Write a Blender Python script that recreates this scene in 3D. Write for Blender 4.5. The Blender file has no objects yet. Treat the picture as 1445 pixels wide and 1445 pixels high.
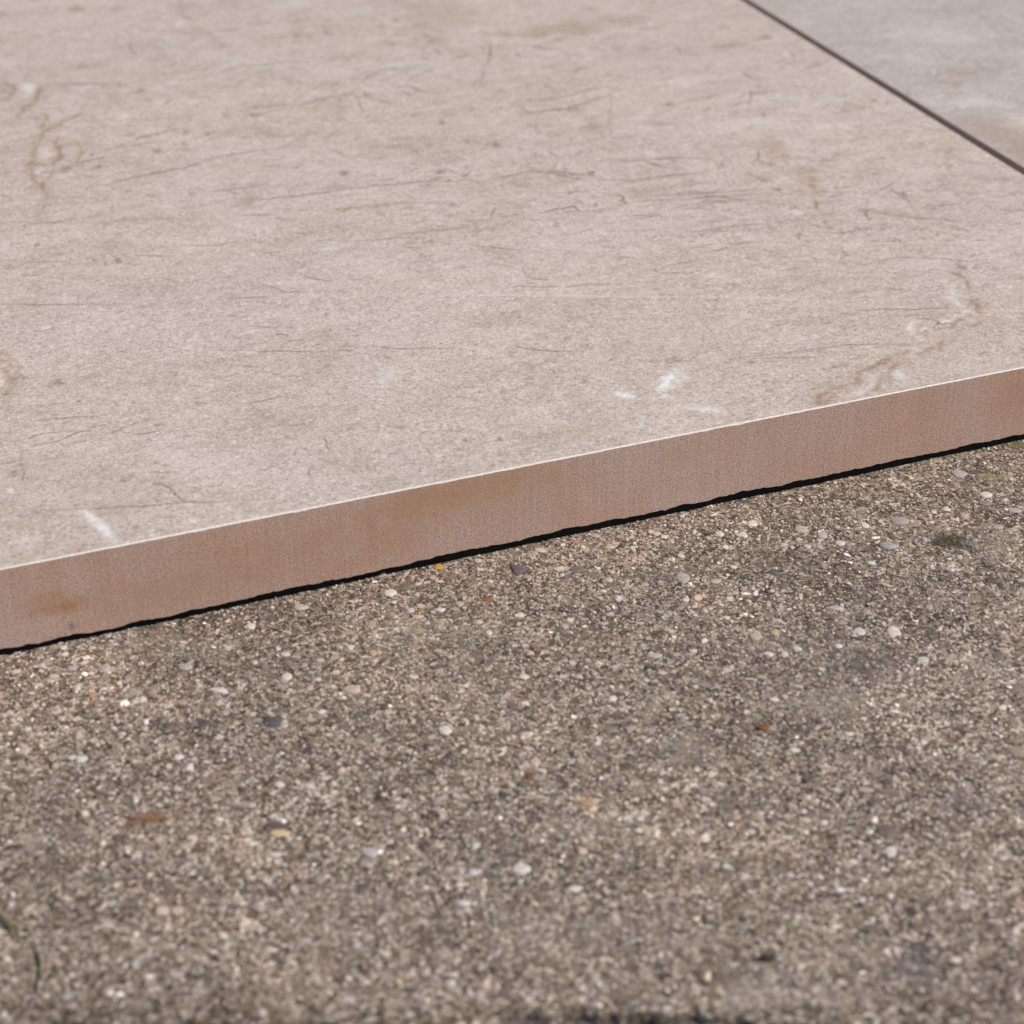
import bpy, math, random
import numpy as np

S = bpy.context.scene
COL = S.collection
random.seed(7)
RNG = np.random.default_rng(11)

# ------------------------------------------------------------------ camera
F_PX = 2597.0                       # focal length in pixels of the 1445 px photograph
V_H = 1650.0                        # pixels from the picture centre up to the horizon
PITCH = math.atan(V_H / F_PX)
CAM_H = 0.2359
TOP = 0.0222                        # height of the tile tops

cam_data = bpy.data.cameras.new('camera')
cam = bpy.data.objects.new('camera', cam_data)
COL.objects.link(cam)
cam.location = (0, 0, CAM_H)
cam.rotation_euler = (math.pi / 2 - PITCH, 0, 0)
cam_data.sensor_width = 36.0
cam_data.lens = F_PX / 1445.0 * 36.0
cam_data.clip_start = 0.01
cam_data.clip_end = 400.0
cam_data.dof.use_dof = True
cam_data.dof.focus_distance = 0.445
cam_data.dof.aperture_fstop = 17.0
cam_data.dof.aperture_blades = 7
S.camera = cam

# ------------------------------------------------------------------ light
SUN_EL = math.radians(56)
SUN_AZ = math.radians(104)          # compass-like, measured clockwise from +Y: the sun stands to the right and a little behind the camera
w = bpy.data.worlds.new('World')
S.world = w
w.use_nodes = True
nt = w.node_tree
nt.nodes.clear()
sky = nt.nodes.new('ShaderNodeTexSky')
sky.sky_type = 'NISHITA'
sky.sun_disc = False
sky.sun_elevation = SUN_EL
sky.sun_rotation = SUN_AZ
sky.air_density = 1.0
sky.dust_density = 1.5
bg = nt.nodes.new('ShaderNodeBackground')
bg.inputs['Strength'].default_value = 0.10
out = nt.nodes.new('ShaderNodeOutputWorld')
nt.links.new(sky.outputs[0], bg.inputs[0])
nt.links.new(bg.outputs[0], out.inputs[0])

ld = bpy.data.lights.new('sun', 'SUN')
ld.energy = 3.6
ld.angle = math.radians(0.53)
ld.color = (1.0, 0.955, 0.90)
sun = bpy.data.objects.new('sun', ld)
COL.objects.link(sun)
sd = (math.sin(SUN_AZ) * math.cos(SUN_EL), math.cos(SUN_AZ) * math.cos(SUN_EL), math.sin(SUN_EL))
from mathutils import Vector, Matrix
sun.rotation_euler = Vector(sd).to_track_quat('Z', 'Y').to_euler()
sun.location = (sd[0] * 3, sd[1] * 3, sd[2] * 3)

S.view_settings.view_transform = 'Standard'
S.view_settings.look = 'None'
S.view_settings.gamma = 1
S.view_settings.use_curve_mapping = False
S.view_settings.exposure = 0.0
S.render.engine = 'CYCLES'
S.cycles.max_bounces = 6


# ------------------------------------------------------------------ helpers
def unp(x, y, z=0.0):
    """pixel of the photograph -> point on the horizontal plane at height z (arrays allowed)"""
    u = (np.asarray(x, float) - 722.5) / F_PX
    v = (722.5 - np.asarray(y, float)) / F_PX
    dy = math.cos(PITCH) + v * math.sin(PITCH)
    dz = -math.sin(PITCH) + v * math.cos(PITCH)
    t = (z - CAM_H) / dz
    return np.stack(np.broadcast_arrays(u * t, dy * t), -1)


def tag(o, label=None, cat=None, group=None, kind=None):
    if label: o['label'] = label
    if cat: o['category'] = cat
    if group: o['group'] = group
    if kind: o['kind'] = kind
    return o


def mesh_np(name, verts, faces_flat, counts, smooth=True):
    """fast mesh from numpy arrays; faces_flat = loop vertex indices, counts = corners per face"""
    me = bpy.data.meshes.new(name)
    verts = np.asarray(verts, np.float32)
    me.vertices.add(len(verts))
    me.vertices.foreach_set('co', verts.ravel())
    me.loops.add(len(faces_flat))
    me.loops.foreach_set('vertex_index', np.asarray(faces_flat, np.int32))
    me.polygons.add(len(counts))
    starts = np.concatenate([[0], np.cumsum(counts)[:-1]]).astype(np.int32)
    me.polygons.foreach_set('loop_start', starts)
    me.polygons.foreach_set('use_smooth', np.full(len(counts), smooth))
    me.update(calc_edges=True)
    return me


def link(name, me, mat, parent=None):
    o = bpy.data.objects.new(name, me)
    COL.objects.link(o)
    if mat: me.materials.append(mat)
    if parent: o.parent = parent
    return o


def grid_mesh(name, X, Y, Z):
    """X, Y, Z arrays (rows, cols) -> quad sheet facing up when cols run +x and rows run +y"""
    Z = np.asarray(Z) + np.zeros(X.shape)
    r, c = X.shape
    idx = np.arange(r * c).reshape(r, c)
    q = np.stack([idx[:-1, :-1], idx[:-1, 1:], idx[1:, 1:], idx[1:, :-1]], -1).reshape(-1, 4)
    return mesh_np(name, np.stack([X, Y, Z], -1).reshape(-1, 3), q.ravel(), np.full(len(q), 4))


def color_attr(me, name, rgba):
    a = me.attributes.new(name, 'FLOAT_COLOR', 'POINT')
    a.data.foreach_set('color', np.asarray(rgba, np.float32).ravel())


_lat = {}
def vnoise(x, y, scale, seed=0):
    """smooth value noise, -1..1; scale = cell size"""
    if seed not in _lat:
        _lat[seed] = np.random.default_rng(1000 + seed).uniform(-1, 1, (256, 256))
    L = _lat[seed]
    gx = x / scale + 1000.3 + seed * 7.7
    gy = y / scale + 1000.7 + seed * 3.1
    ix = np.floor(gx).astype(int); iy = np.floor(gy).astype(int)
    fx = gx - ix; fy = gy - iy
    fx = fx * fx * (3 - 2 * fx); fy = fy * fy * (3 - 2 * fy)
    ix0 = ix % 256; ix1 = (ix + 1) % 256; iy0 = iy % 256; iy1 = (iy + 1) % 256
    a = L[iy0, ix0] * (1 - fx) + L[iy0, ix1] * fx
    b = L[iy1, ix0] * (1 - fx) + L[iy1, ix1] * fx
    return a * (1 - fy) + b * fy


def graded(points):
    """[(pos, step), ...] -> coordinates whose spacing changes linearly between the points"""
    out = [points[0][0]]
    for (p0, s0), (p1, s1) in zip(points[:-1], points[1:]):
        n = max(1, int(math.ceil(2 * (p1 - p0) / (s0 + s1))))
        t = np.linspace(0, 1, n + 1)[1:]
        r = s1 / s0
        if abs(r - 1) > 0.05:
            g = (r ** t - 1) / (r - 1)
        else:
            g = t
        out.extend(list(p0 + (p1 - p0) * g))
    return np.array(out)


class NT:
    """small node-tree builder"""
    def __init__(self, name):
        self.m = bpy.data.materials.new(name)
        self.m.use_nodes = True
        self.t = self.m.node_tree
        self.t.nodes.clear()
        self.out = self.n('ShaderNodeOutputMaterial')
        self.bsdf = self.n('ShaderNodeBsdfPrincipled')
        self.l(self.bsdf.outputs[0], self.out.inputs[0])
        self.tc = self.n('ShaderNodeTexCoord').outputs['Object']

    def n(self, typ, **kw):
        nd = self.t.nodes.new(typ)
        for k, v in kw.items(): setattr(nd, k, v)
        return nd

    def l(self, a, b): self.t.links.new(a, b)

    def put(self, sock, v):
        if isinstance(v, bpy.types.NodeSocket): self.l(v, sock)
        elif isinstance(v, (tuple, list)) and len(v) == 3 and sock.type == 'RGBA': sock.default_value = (*v, 1)
        else: sock.default_value = v

    def map(self, scale=(1, 1, 1), loc=(0, 0, 0), rot=(0, 0, 0), vec=None):
        m = self.n('ShaderNodeMapping')
        self.l(vec or self.tc, m.inputs[0])
        m.inputs['Location'].default_value = loc
        m.inputs['Rotation'].default_value = rot
        m.inputs['Scale'].default_value = scale
        return m.outputs[0]

    def noise(self, scale, detail=2, rough=0.5, vec=None, dist=0, color=False):
        nd = self.n('ShaderNodeTexNoise')
        self.l(vec or self.tc, nd.inputs['Vector'])
        nd.inputs['Scale'].default_value = scale
        nd.inputs['Detail'].default_value = detail
        nd.inputs['Roughness'].default_value = rough
        nd.inputs['Distortion'].default_value = dist
        return nd.outputs['Color' if color else 'Fac']

    def voro(self, scale, vec=None, out='Color', feature='F1', rnd=1.0):
        nd = self.n('ShaderNodeTexVoronoi', feature=feature)
        self.l(vec or self.tc, nd.inputs['Vector'])
        nd.inputs['Scale'].default_value = scale
        nd.inputs['Randomness'].default_value = rnd
        return nd.outputs[out]

    def ramp(self, fac, stops, interp='LINEAR'):
        nd = self.n('ShaderNodeValToRGB')
        cr = nd.color_ramp
        cr.interpolation = interp
        while len(cr.elements) < len(stops): cr.elements.new(0.5)
        for e, (p, c) in zip(cr.elements, stops):
            e.position = p
            e.color = (c, c, c, 1) if isinstance(c, (int, float)) else (*c, 1)
        self.put(nd.inputs[0], fac)
        return nd.outputs[0]

    def math(self, op, a, b=0.0, c=None, clamp=False):
        nd = self.n('ShaderNodeMath', operation=op, use_clamp=clamp)
        self.put(nd.inputs[0], a); self.put(nd.inputs[1], b)
        if c is not None: self.put(nd.inputs[2], c)
        return nd.outputs[0]

    def rng(self, v, a, b, c=0.0, d=1.0):
        nd = self.n('ShaderNodeMapRange')
        self.put(nd.inputs[0], v)
        for i, x in zip((1, 2, 3, 4), (a, b, c, d)): nd.inputs[i].default_value = x
        return nd.outputs[0]

    def mix(self, fac, a, b, mode='MIX'):
        nd = self.n('ShaderNodeMix', data_type='RGBA', blend_type=mode)
        self.put(nd.inputs[0], fac); self.put(nd.inputs[6], a); self.put(nd.inputs[7], b)
        return nd.outputs[2]

    def sep(self, c):
        nd = self.n('ShaderNodeSeparateColor')
        self.l(c, nd.inputs[0])
        return nd.outputs

    def attr(self, name):
        nd = self.n('ShaderNodeAttribute', attribute_name=name)
        return nd

    def bump(self, h, dist, strength=1.0, normal=None):
        nd = self.n('ShaderNodeBump')
        nd.inputs['Strength'].default_value = strength
        nd.inputs['Distance'].default_value = dist
        self.put(nd.inputs['Height'], h)
        if normal: self.l(normal, nd.inputs['Normal'])
        return nd.outputs[0]

    def end(self, color=None, rough=None, normal=None, spec=None):
        b = self.bsdf.inputs
        if color is not None: self.put(b['Base Color'], color)
        if rough is not None: self.put(b['Roughness'], rough)
        if normal is not None: self.l(normal, b['Normal'])
        if spec is not None: self.put(b['Specular IOR Level'], spec)
        return self.m


# ------------------------------------------------------------------ materials
def concrete_material():
    k = NT('washed_concrete')
    # sandy matrix seen between the stones: cells of sand at two sizes
    warp = k.noise(900, 2, 0.6, color=True)
    wv = k.n('ShaderNodeVectorMath', operation='MULTIPLY_ADD')
    k.l(warp, wv.inputs[0]); wv.inputs[1].default_value = (0.0007,) * 3; k.l(k.tc, wv.inputs[2])
    wv = wv.outputs[0]
    c1 = k.sep(k.voro(1900, wv))
    c2 = k.sep(k.voro(900, wv))
    tone1 = k.ramp(c1[0], [(0.0, (.040, .029, .021)), (.25, (.085, .062, .044)), (.55, (.175, .134, .100)),
                           (.75, (.325, .272, .212)), (.90, (.43, .38, .32)), (1.0, (.68, .64, .58))])
    tone2 = k.ramp(c2[0], [(0.0, (.055, .042, .034)), (.3, (.11, .083, .062)), (.6, (.22, .172, .130)),
                           (.88, (.37, .32, .265)), (.97, (.60, .56, .51)), (1.0, (.60, .56, .51))])
    pick = k.rng(c2[1], .55, .60)
    col = k.mix(pick, tone1, tone2)
    # occasional ochre or rust grains
    ochre = k.math('GREATER_THAN', c1[2], .955)
    col = k.mix(k.math('MULTIPLY', ochre, .65), col, (.30, .17, .06))
    # slow drifts: fines-rich pale patches, dark algae-stained patches
    big = k.noise(22, 5, 0.6)
    mid = k.noise(75, 4, 0.65)
    f = k.math('ADD', k.rng(big, .3, .7, -.5, .5), k.rng(mid, .3, .7, -.5, .5))
    tint = k.ramp(k.rng(f, -1.0, 1.0), [(0.15, (.52, .47, .42)), (.42, (.83, .79, .75)), (.62, (1.05, .99, .92)), (.85, (1.28, 1.20, 1.10))])
    col = k.mix(1.0, col, tint, 'MULTIPLY')
    cement = k.rng(k.noise(120, 5, .7), .52, .66)
    col = k.mix(k.math('MULTIPLY', cement, .35), col, (.33, .275, .215))
    st = k.attr('stain')
    col = k.mix(st.outputs['Alpha'], col, st.outputs['Color'])
    h = k.math('ADD', k.math('MULTIPLY', k.voro(1900, wv, 'Distance'), -0.5), k.noise(2600, 3, .6))
    nrm = k.bump(h, 0.00022, 0.9)
    return k.end(col, k.rng(c1[1], 0, 1, .5, .95), nrm, 0.35)


def grain_material():
    """colour from the mesh (each grain its own), plus fine mottling"""
    k = NT('aggregate_stone')
    a = k.attr('grain').outputs['Color']
    n = k.noise(1600, 3, .6)
    col = k.mix(1.0, a, k.ramp(n, [(.25, .72), (.75, 1.22)]), 'MULTIPLY')
    return k.end(col, k.rng(n, .3, .7, .35, .65), k.bump(n, 0.0001, .6), 0.4)


def stone_material():
    """loose colour per stone object via its own colour attribute"""
    k = NT('embedded_stone')
    a = k.attr('grain').outputs['Color']
    n = k.noise(900, 4, .65)
    s = k.voro(2600, out='Color')
    col = k.mix(1.0, a, k.ramp(n, [(.25, .68), (.75, 1.20)]), 'MULTIPLY')
    spk = k.math('GREATER_THAN', k.sep(s)[0], .93)
    col = k.mix(k.math('MULTIPLY', spk, .35), col, (.42, .38, .33))
    return k.end(col, k.rng(n, .3, .7, .45, .75), k.bump(n, 0.0002, .7), 0.35)


def glaze_material(name, base, warm, cool, seed):
    k = NT(name)
    off = (seed * 3.1, seed * 1.7, 0)
    v = k.map(loc=off)
    veindir = k.map(scale=(1.0, 1.9, 1), rot=(0, 0, math.radians(17)), loc=off)    # print runs across the view
    big = k.noise(9, 5, .62, vec=veindir, dist=.2)
    pale = k.noise(17, 6, .7, vec=k.map(scale=(1.0, 1.6, 1), loc=(off[0] + 5, off[1], 0)))
    mid = k.noise(34, 6, .68, vec=veindir, dist=.15)
    sm = k.noise(160, 5, .72, vec=veindir)
    col = k.mix(k.rng(big, .35, .65), cool, warm)
    col = k.mix(1.0, col, k.ramp(mid, [(.28, (.88, .86, .84)), (.5, (1.0, 1.0, 1.0)), (.72, (1.07, 1.07, 1.08))]), 'MULTIPLY')
    col = k.mix(1.0, col, k.ramp(sm, [(.3, (.84, .82, .80)), (.50, 1.0), (.7, (1.08, 1.08, 1.08))]), 'MULTIPLY')
    col = k.mix(k.math('MULTIPLY', k.rng(pale, .50, .60), .24), col, (.60, .525, .475))
    # printed grit: fine dark and pale dots
    fine = k.noise(1500, 3, .75, vec=v)
    col = k.mix(1.0, col, k.ramp(fine, [(.28, (.50, .47, .43)), (.42, (.86, .85, .83)), (.56, 1.04), (.72, (1.32, 1.31, 1.30))]), 'MULTIPLY')
    fine2 = k.noise(620, 4, .72, vec=v)
    col = k.mix(1.0, col, k.ramp(fine2, [(.28, (.68, .64, .60)), (.41, .95), (.58, 1.03), (.74, 1.12)]), 'MULTIPLY')
    pit = k.sep(k.voro(1150, vec=v))
    col = k.mix(k.math('MULTIPLY', k.math('GREATER_THAN', pit[0], .95), .35), col, (.26, .20, .155))
    col = k.mix(k.math('MULTIPLY', k.math('GREATER_THAN', pit[1], .95), .35), col, (.70, .64, .59))
    # thin fissures that come and go
    fis = k.noise(46, 6, .6, vec=k.map(scale=(1, 4.6, 1), rot=(0, 0, math.radians(19)), loc=off), dist=1.2)
    line = k.rng(k.math('ABSOLUTE', k.math('SUBTRACT', fis, .5)), .0, .006, 1, 0)
    gate = k.rng(k.noise(24, 3, .6, vec=v), .50, .62)
    brk = k.rng(k.noise(190, 2, .5, vec=v), .46, .56)
    col = k.mix(k.math('MULTIPLY', k.math('MULTIPLY', line, gate), k.math('MULTIPLY', brk, .38)), col, (.20, .165, .135))
    # marks laid down on the mesh: R cracks, G tan veins, B white, A pale veins
    at = k.attr('marks')
    r, g, b = k.sep(at.outputs['Color'])[0:3]
    a = at.outputs['Alpha']
    wob = k.rng(k.noise(800, 4, .75, vec=v), .3, .7, .35, 1.5)
    col = k.mix(k.math('MULTIPLY', g, wob, clamp=True), col, (.335, .225, .145))
    col = k.mix(k.math('MULTIPLY', a, wob, clamp=True), col, (.70, .62, .56))
    col = k.mix(k.math('MULTIPLY', r, wob, clamp=True), col, (.185, .130, .095))
    col = k.mix(k.math('MULTIPLY', b, wob, clamp=True), col, (.74, .72, .70))
    h = k.math('ADD', fine, k.math('MULTIPLY', r, -0.6))
    return k.end(col, k.rng(fine2, .3, .7, .46, .6), k.bump(h, 0.00006, .6), 0.4)


def core_material(name='sawn_porcelain_body', grey=0.0):
    k = NT(name)
    big = k.noise(15, 4, .6)
    mid = k.noise(38, 5, .62)
    col = k.mix(k.rng(big, .38, .62), (.50, .325, .242), (.52, .362, .298))
    col = k.mix(k.math('MULTIPLY', k.rng(mid, .46, .68), .5), col, (.46, .265, .150))
    # saw streaks standing upright on the cut face
    sx = k.noise(60, 4, .7, vec=k.map(scale=(22, 22, .6)))
    col = k.mix(1.0, col, k.ramp(sx, [(.3, .90), (.7, 1.09)]), 'MULTIPLY')
    fine = k.noise(2300, 2, .7)
    col = k.mix(1.0, col, k.ramp(fine, [(.27, (.60, .58, .56)), (.5, 1.0), (.73, (1.38, 1.40, 1.40))]), 'MULTIPLY')
    sp = k.sep(k.voro(3600))
    col = k.mix(k.math('MULTIPLY', k.math('GREATER_THAN', sp[0], .97), .25), col, (.80, .72, .66))
    col = k.mix(k.math('MULTIPLY', k.math('GREATER_THAN', sp[1], .98), .35), col, (.12, .09, .08))
    st = k.attr('stain')
    if grey: col = k.mix(grey, col, (.40, .35, .33))
    al = k.math('MULTIPLY', st.outputs['Alpha'], k.rng(k.noise(600, 3, .7), .25, .75, .5, 1.4), clamp=True)
    col = k.mix(al, col, st.outputs['Color'])
    return k.end(col, .85, k.bump(fine, 0.00008, .8), .2)


def plain(name, col, rough=.8, bump_scale=900, bump=0.0002, var=.25):
    k = NT(name)
    n = k.noise(bump_scale, 4, .65)
    c = k.mix(1.0, col, k.ramp(n, [(.25, 1 - var), (.75, 1 + var)]), 'MULTIPLY')
    return k.end(c, rough, k.bump(n, bump, .7), .3)


M_CONC = concrete_material()
M_GRAIN = grain_material()
M_STONE = stone_material()
M_GLAZE = glaze_material('beige_marble_print', None, (.510, .416, .345), (.505, .420, .362), 1)
M_GLAZE2 = glaze_material('grey_marble_print', None, (.455, .382, .332), (.455, .395, .358), 9)
M_CORE = core_material()
M_CORE2 = core_material('greyer_porcelain_body', .6)
M_BEVEL = plain('bare_white_chamfer', (.68, .62, .58), .7, 1400, .00005, .22)
M_SOIL = plain('damp_joint_soil', (.12, .095, .10), .9, 700, .0008, .6)
M_EARTH = plain('packed_earth', (.085, .066, .048), .95, 60, .004, .4)
M_GAP_SHADE = plain('gap_shade_black', (.010, .009, .009), .9, 1500, .0001, .3)  # near-black colour standing in for the shade in the gap under a tile
M_BLADE = plain('grass_green', (.12, .125, .05), .6, 900, .0001, .3)
M_HUSK = plain('brown_husk', (.17, .075, .03), .6, 900, .0001, .3)
M_DARKLEAF = plain('withered_leaf', (.035, .032, .018), .7, 900, .0001, .3)
M_GREENBIT = plain('leaf_crumb', (.20, .20, .05), .6, 900, .0001, .3)

# ------------------------------------------------------------------ ground sheet and pavement bed
gnd = link('ground', grid_mesh('ground', *np.meshgrid(np.linspace(-150, 150, 31), np.linspace(-150, 150, 31)), np.full((31, 31), -0.05)), M_EARTH)
tag(gnd, 'packed earth stretching away under and beyond the concrete slabs', kind='structure')

# bed of dark soil that shows in the joints between the slabs
SX0, SX1 = -0.33, 0.47                              # main slab, its near edge just under the picture
SY0 = float(unp(722, 1449, 0)[1])
SY1 = SY0 + 0.80
GAPJ = 0.009
bx, by = np.meshgrid(graded([(-2.6, .2), (-.3, .004), (-.12, .0012), (.12, .0012), (.3, .004), (2.8, .2)]),
                     graded([(-2.0, .2), (SY0 - .02, .001), (SY0 + .012, .001), (SY0 + .05, .01), (3.4, .2)]))
bz = -0.0028 + 0.0010 * vnoise(bx, by, .004, 3) + 0.0007 * vnoise(bx, by, .0016, 4)
inner = (bx > SX0 + .004) & (bx < SX1 - .004) & (by > SY0 + .012) & (by < SY1 - .004)
bz = np.where(inner, -0.02, bz)
pave = link('pavement', grid_mesh('pavement', bx, by, bz), M_SOIL)
tag(pave, 'concrete slab pavement with dark damp soil in its joints', kind='structure')


# ------------------------------------------------------------------ concrete slabs
def slab_height(X, Y):
    z = 0.00022 * vnoise(X, Y, .021, 20) + 0.00013 * vnoise(X, Y, .006, 21)
    z += 0.00008 * vnoise(X, Y, .0021, 22) + 0.00007 * vnoise(X, Y, .0009, 23) + 0.00005 * vnoise(X, Y, .0005, 24)
    pits = np.clip(vnoise(X, Y, .0016, 25) - .62, 0, 1) * 0.0009
    return z - pits


def slab_edge(X):
    """how far the broken near edge eats into the main slab (metres)"""
    a = 0.0004 * vnoise(X, X * 0, .006, 31) + 0.0004 * vnoise(X, X * 0, .0021, 32)
    x0 = unp(690, 1440)[0]; x1 = unp(1062, 1440)[0]
    bite = np.clip((X - x0) / .003, 0, 1) * np.clip((x1 - X) / .003, 0, 1)
    return a + bite * (0.0025 + 0.0007 * vnoise(X, X * 0, .004, 33) + 0.0005 * vnoise(X, X * 0, .0013, 34))


gx = graded([(SX0, .01), (-.20, .0012), (-.115, .00042), (-.10, .00036), (.14, .00036), (.155, .00042), (.26, .0016), (SX1, .01)])
gy = graded([(SY0, .00030), (SY0 + .02, .00036), (.33, .00042), (.41, .00048), (.43, .003), (SY1, .02)])
X, Y = np.meshgrid(gx, gy)
Z = slab_height(X, Y)
e = SY0 + slab_edge(X)
drop = np.clip((e + .0009 - Y) / .0011, 0, 1)
Z = Z - drop ** 1.5 * 0.0075
# skirts
Xs = np.vstack([X[:1], X]); Ys = np.vstack([Y[:1] + .0004, Y]); Zs = np.vstack([Z[:1] * 0 - .045, Z])

slab_me = grid_mesh('concrete_slab', Xs, Ys, Zs)
stain = np.zeros((Xs.size, 4), np.float32)
fx, fy = Xs.ravel(), Ys.ravel()


def add_stain(px, py, w, h, col, alpha, rag=.5, plane=0.0):
    c = unp(px, py, plane)
    rx = abs(unp(px + w / 2, py, plane)[0] - c[0])
    ry = abs(unp(px, py - h / 2, plane)[1] - c[1])
    m = (abs(fx - c[0]) < rx * 2.6) & (abs(fy - c[1]) < ry * 2.6)
    dx = (fx[m] - c[0]) / rx; dy = (fy[m] - c[1]) / ry
    d = np.sqrt(dx * dx + dy * dy) + rag * vnoise(fx[m], fy[m], min(rx, ry) * .8 + .0005, 41) + .3 * vnoise(fx[m], fy[m], .0008, 42)
    a = np.clip(1.35 - d, 0, 1) * alpha
    old = stain[m]
    keep = a > old[:, 3]
    old[keep, :3] = col; old[keep, 3] = a[keep]
    stain[m] = old


STAINS = [(1345, 766, 56, 26, (.05, .038, .018), 1.0), (1401, 672, 30, 13, (.27, .25, .10), .8), (1380, 664, 26, 12, (.06, .04, .035), .8),
             (1436, 628, 26, 10, (.15, .13, .05), .8), (208, 1156, 56, 22, (.22, .10, .035), .85), (748, 1098, 14, 13, (.16, .07, .03), .9),
             (830, 1132, 34, 22, (.42, .27, .16), .6), (955, 1050, 90, 40, (.36, .30, .23), .35), (1090, 790, 60, 34, (.12, .09, .06), .5),
             (1410, 770, 70, 50, (.36, .30, .21), .3), (1225, 945, 120, 60, (.14, .115, .10), .4), (1040, 1135, 80, 40, (.12, .10, .085), .4),
             (700, 1205, 120, 50, (.13, .105, .09), .35), (930, 1300, 90, 70, (.15, .12, .105), .45), (1290, 1360, 80, 50, (.12, .10, .10), .4),
             (565, 1095, 60, 40, (.13, .105, .085), .4), (380, 870, 40, 18, (.13, .10, .09), .5), (1360, 1130, 90, 30, (.15, .12, .11), .4),
             (470, 1300, 200, 90, (.15, .12, .10), .25), (100, 1180, 120, 60, (.14, .115, .10), .25), (1160, 930, 200, 60, (.15, .12, .10), .3),
             (840, 1170, 220, 45, (.34, .285, .22), .35), (1180, 990, 190, 40, (.35, .30, .23), .4), (600, 890, 200, 35, (.33, .29, .22), .3),
             (760, 1320, 200, 70, (.33, .28, .22), .3), (1100, 1400, 220, 50, (.33, .28, .23), .3), (450, 790, 60, 20, (.30, .26, .13), .4),
             (1385, 940, 80, 40, (.34, .29, .23), .3), (240, 910, 140, 40, (.32, .28, .22), .25)]
for args in STAINS: add_stain(*args)


def weather(xy, c):
    """the same stains and slow drifts of tone, for grains bedded in the slab"""
    x, y = xy[:, 0], xy[:, 1]
    t = .5 * vnoise(x, y, .045, 35) + .4 * vnoise(x, y, .017, 36) + .35 * vnoise(x, y, .007, 37)
    c = c * (1 + .36 * t)[:, None] * np.array([1.0, 1.0, 1.0])
    for (px, py, w_, h_, col, al, *_r) in STAINS:
        q = unp(px, py)
        rx = abs(unp(px + w_ / 2, py)[0] - q[0]); ry = abs(unp(px, py - h_ / 2)[1] - q[1])
        d = np.hypot((x - q[0]) / rx, (y - q[1]) / ry) + .4 * vnoise(x, y, min(rx, ry) * .8 + .0005, 41)
        a = (np.clip(1.35 - d, 0, 1) * al)[:, None] * .9
        lum = c.mean(1, keepdims=True) / .3
        c = c * (1 - a) + np.array(col) * (.35 + .65 * lum) * a
    return c
color_attr(slab_me, 'stain', stain)
slab = link('concrete_slab', slab_me, M_CONC, pave)


def plain_slab(x0, y0, x1, y1):
    """neighbouring slab, bevelled box with a gently uneven top"""
    gx_ = np.concatenate([[x0, x0], np.linspace(x0 + .003, x1 - .003, 24), [x1, x1]])
    gy_ = np.concatenate([[y0, y0], np.linspace(y0 + .003, y1 - .003, 24), [y1, y1]])
    X_, Y_ = np.meshgrid(gx_, gy_)
    Z_ = 0.0003 * vnoise(X_, Y_, .05, 51) - .0003
    Z_[1, :] = np.minimum(Z_[1, :], -.002); Z_[-2, :] = np.minimum(Z_[-2, :], -.002)
    Z_[:, 1] = np.minimum(Z_[:, 1], -.002); Z_[:, -2] = np.minimum(Z_[:, -2], -.002)
    Z_[0, :] = -.045; Z_[-1, :] = -.045; Z_[:, 0] = -.045; Z_[:, -1] = -.045
    me = grid_mesh('concrete_slab', X_, Y_, Z_)
    color_attr(me, 'stain', np.zeros((X_.size, 4)))
    return link('concrete_slab', me, M_CONC, pave)


PW, PH = SX1 - SX0 + GAPJ, SY1 - SY0 + GAPJ
for i in (-2, -1, 0, 1, 2):
    for j in (-2, -1, 0, 1, 2):
        if (i, j) != (0, 0):
            plain_slab(SX0 + i * PW, SY0 + j * PH, SX1 + i * PW, SY1 + j * PH)


# ------------------------------------------------------------------ stones in the slab
def visible_xy(n, margin=60, rng=RNG):
    """random points on the slab inside (a little more than) the view, clear of the tile, even per area"""
    pts = []
    got = 0
    while got < n:
        x = rng.uniform(-.135, .165, n); y = rng.uniform(SY0 + .0045, .425, n)
        # pixel column at this point
        dy = y; dz = -CAM_H
        zc = dy * math.cos(PITCH) - dz * math.sin(PITCH)
        u = x / zc * F_PX
        line = EDGE0[1] + (x - EDGE0[0]) * EDGE_D[1] / EDGE_D[0]
        ok = (abs(u) < 722 + margin) & (y < line + .0010)
        pts.append(np.stack([x[ok], y[ok]], -1)); got += ok.sum()
    return np.concatenate(pts)[:n]


EDGE0 = np.append(unp(0, 803, TOP), TOP)
EDGE1 = np.append(unp(1445, 518, TOP), TOP)
EDGE_D = (EDGE1 - EDGE0) / np.linalg.norm(EDGE1 - EDGE0)

PAL = np.array([1.06, .94, .875]) * np.array([(.60, .56, .51), (.70, .67, .63), (.48, .43, .38), (.40, .345, .29), (.34, .29, .24), (.42, .38, .36),
                (.26, .22, .19), (.19, .165, .15), (.13, .115, .11), (.10, .088, .088), (.36, .26, .17), (.28, .13, .07), (.44, .38, .26)])
PW8 = np.array([5, 1.5, 12, 17, 18, 9, 13, 11, 8, 5, 3, .5, 2.5], float)


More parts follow.
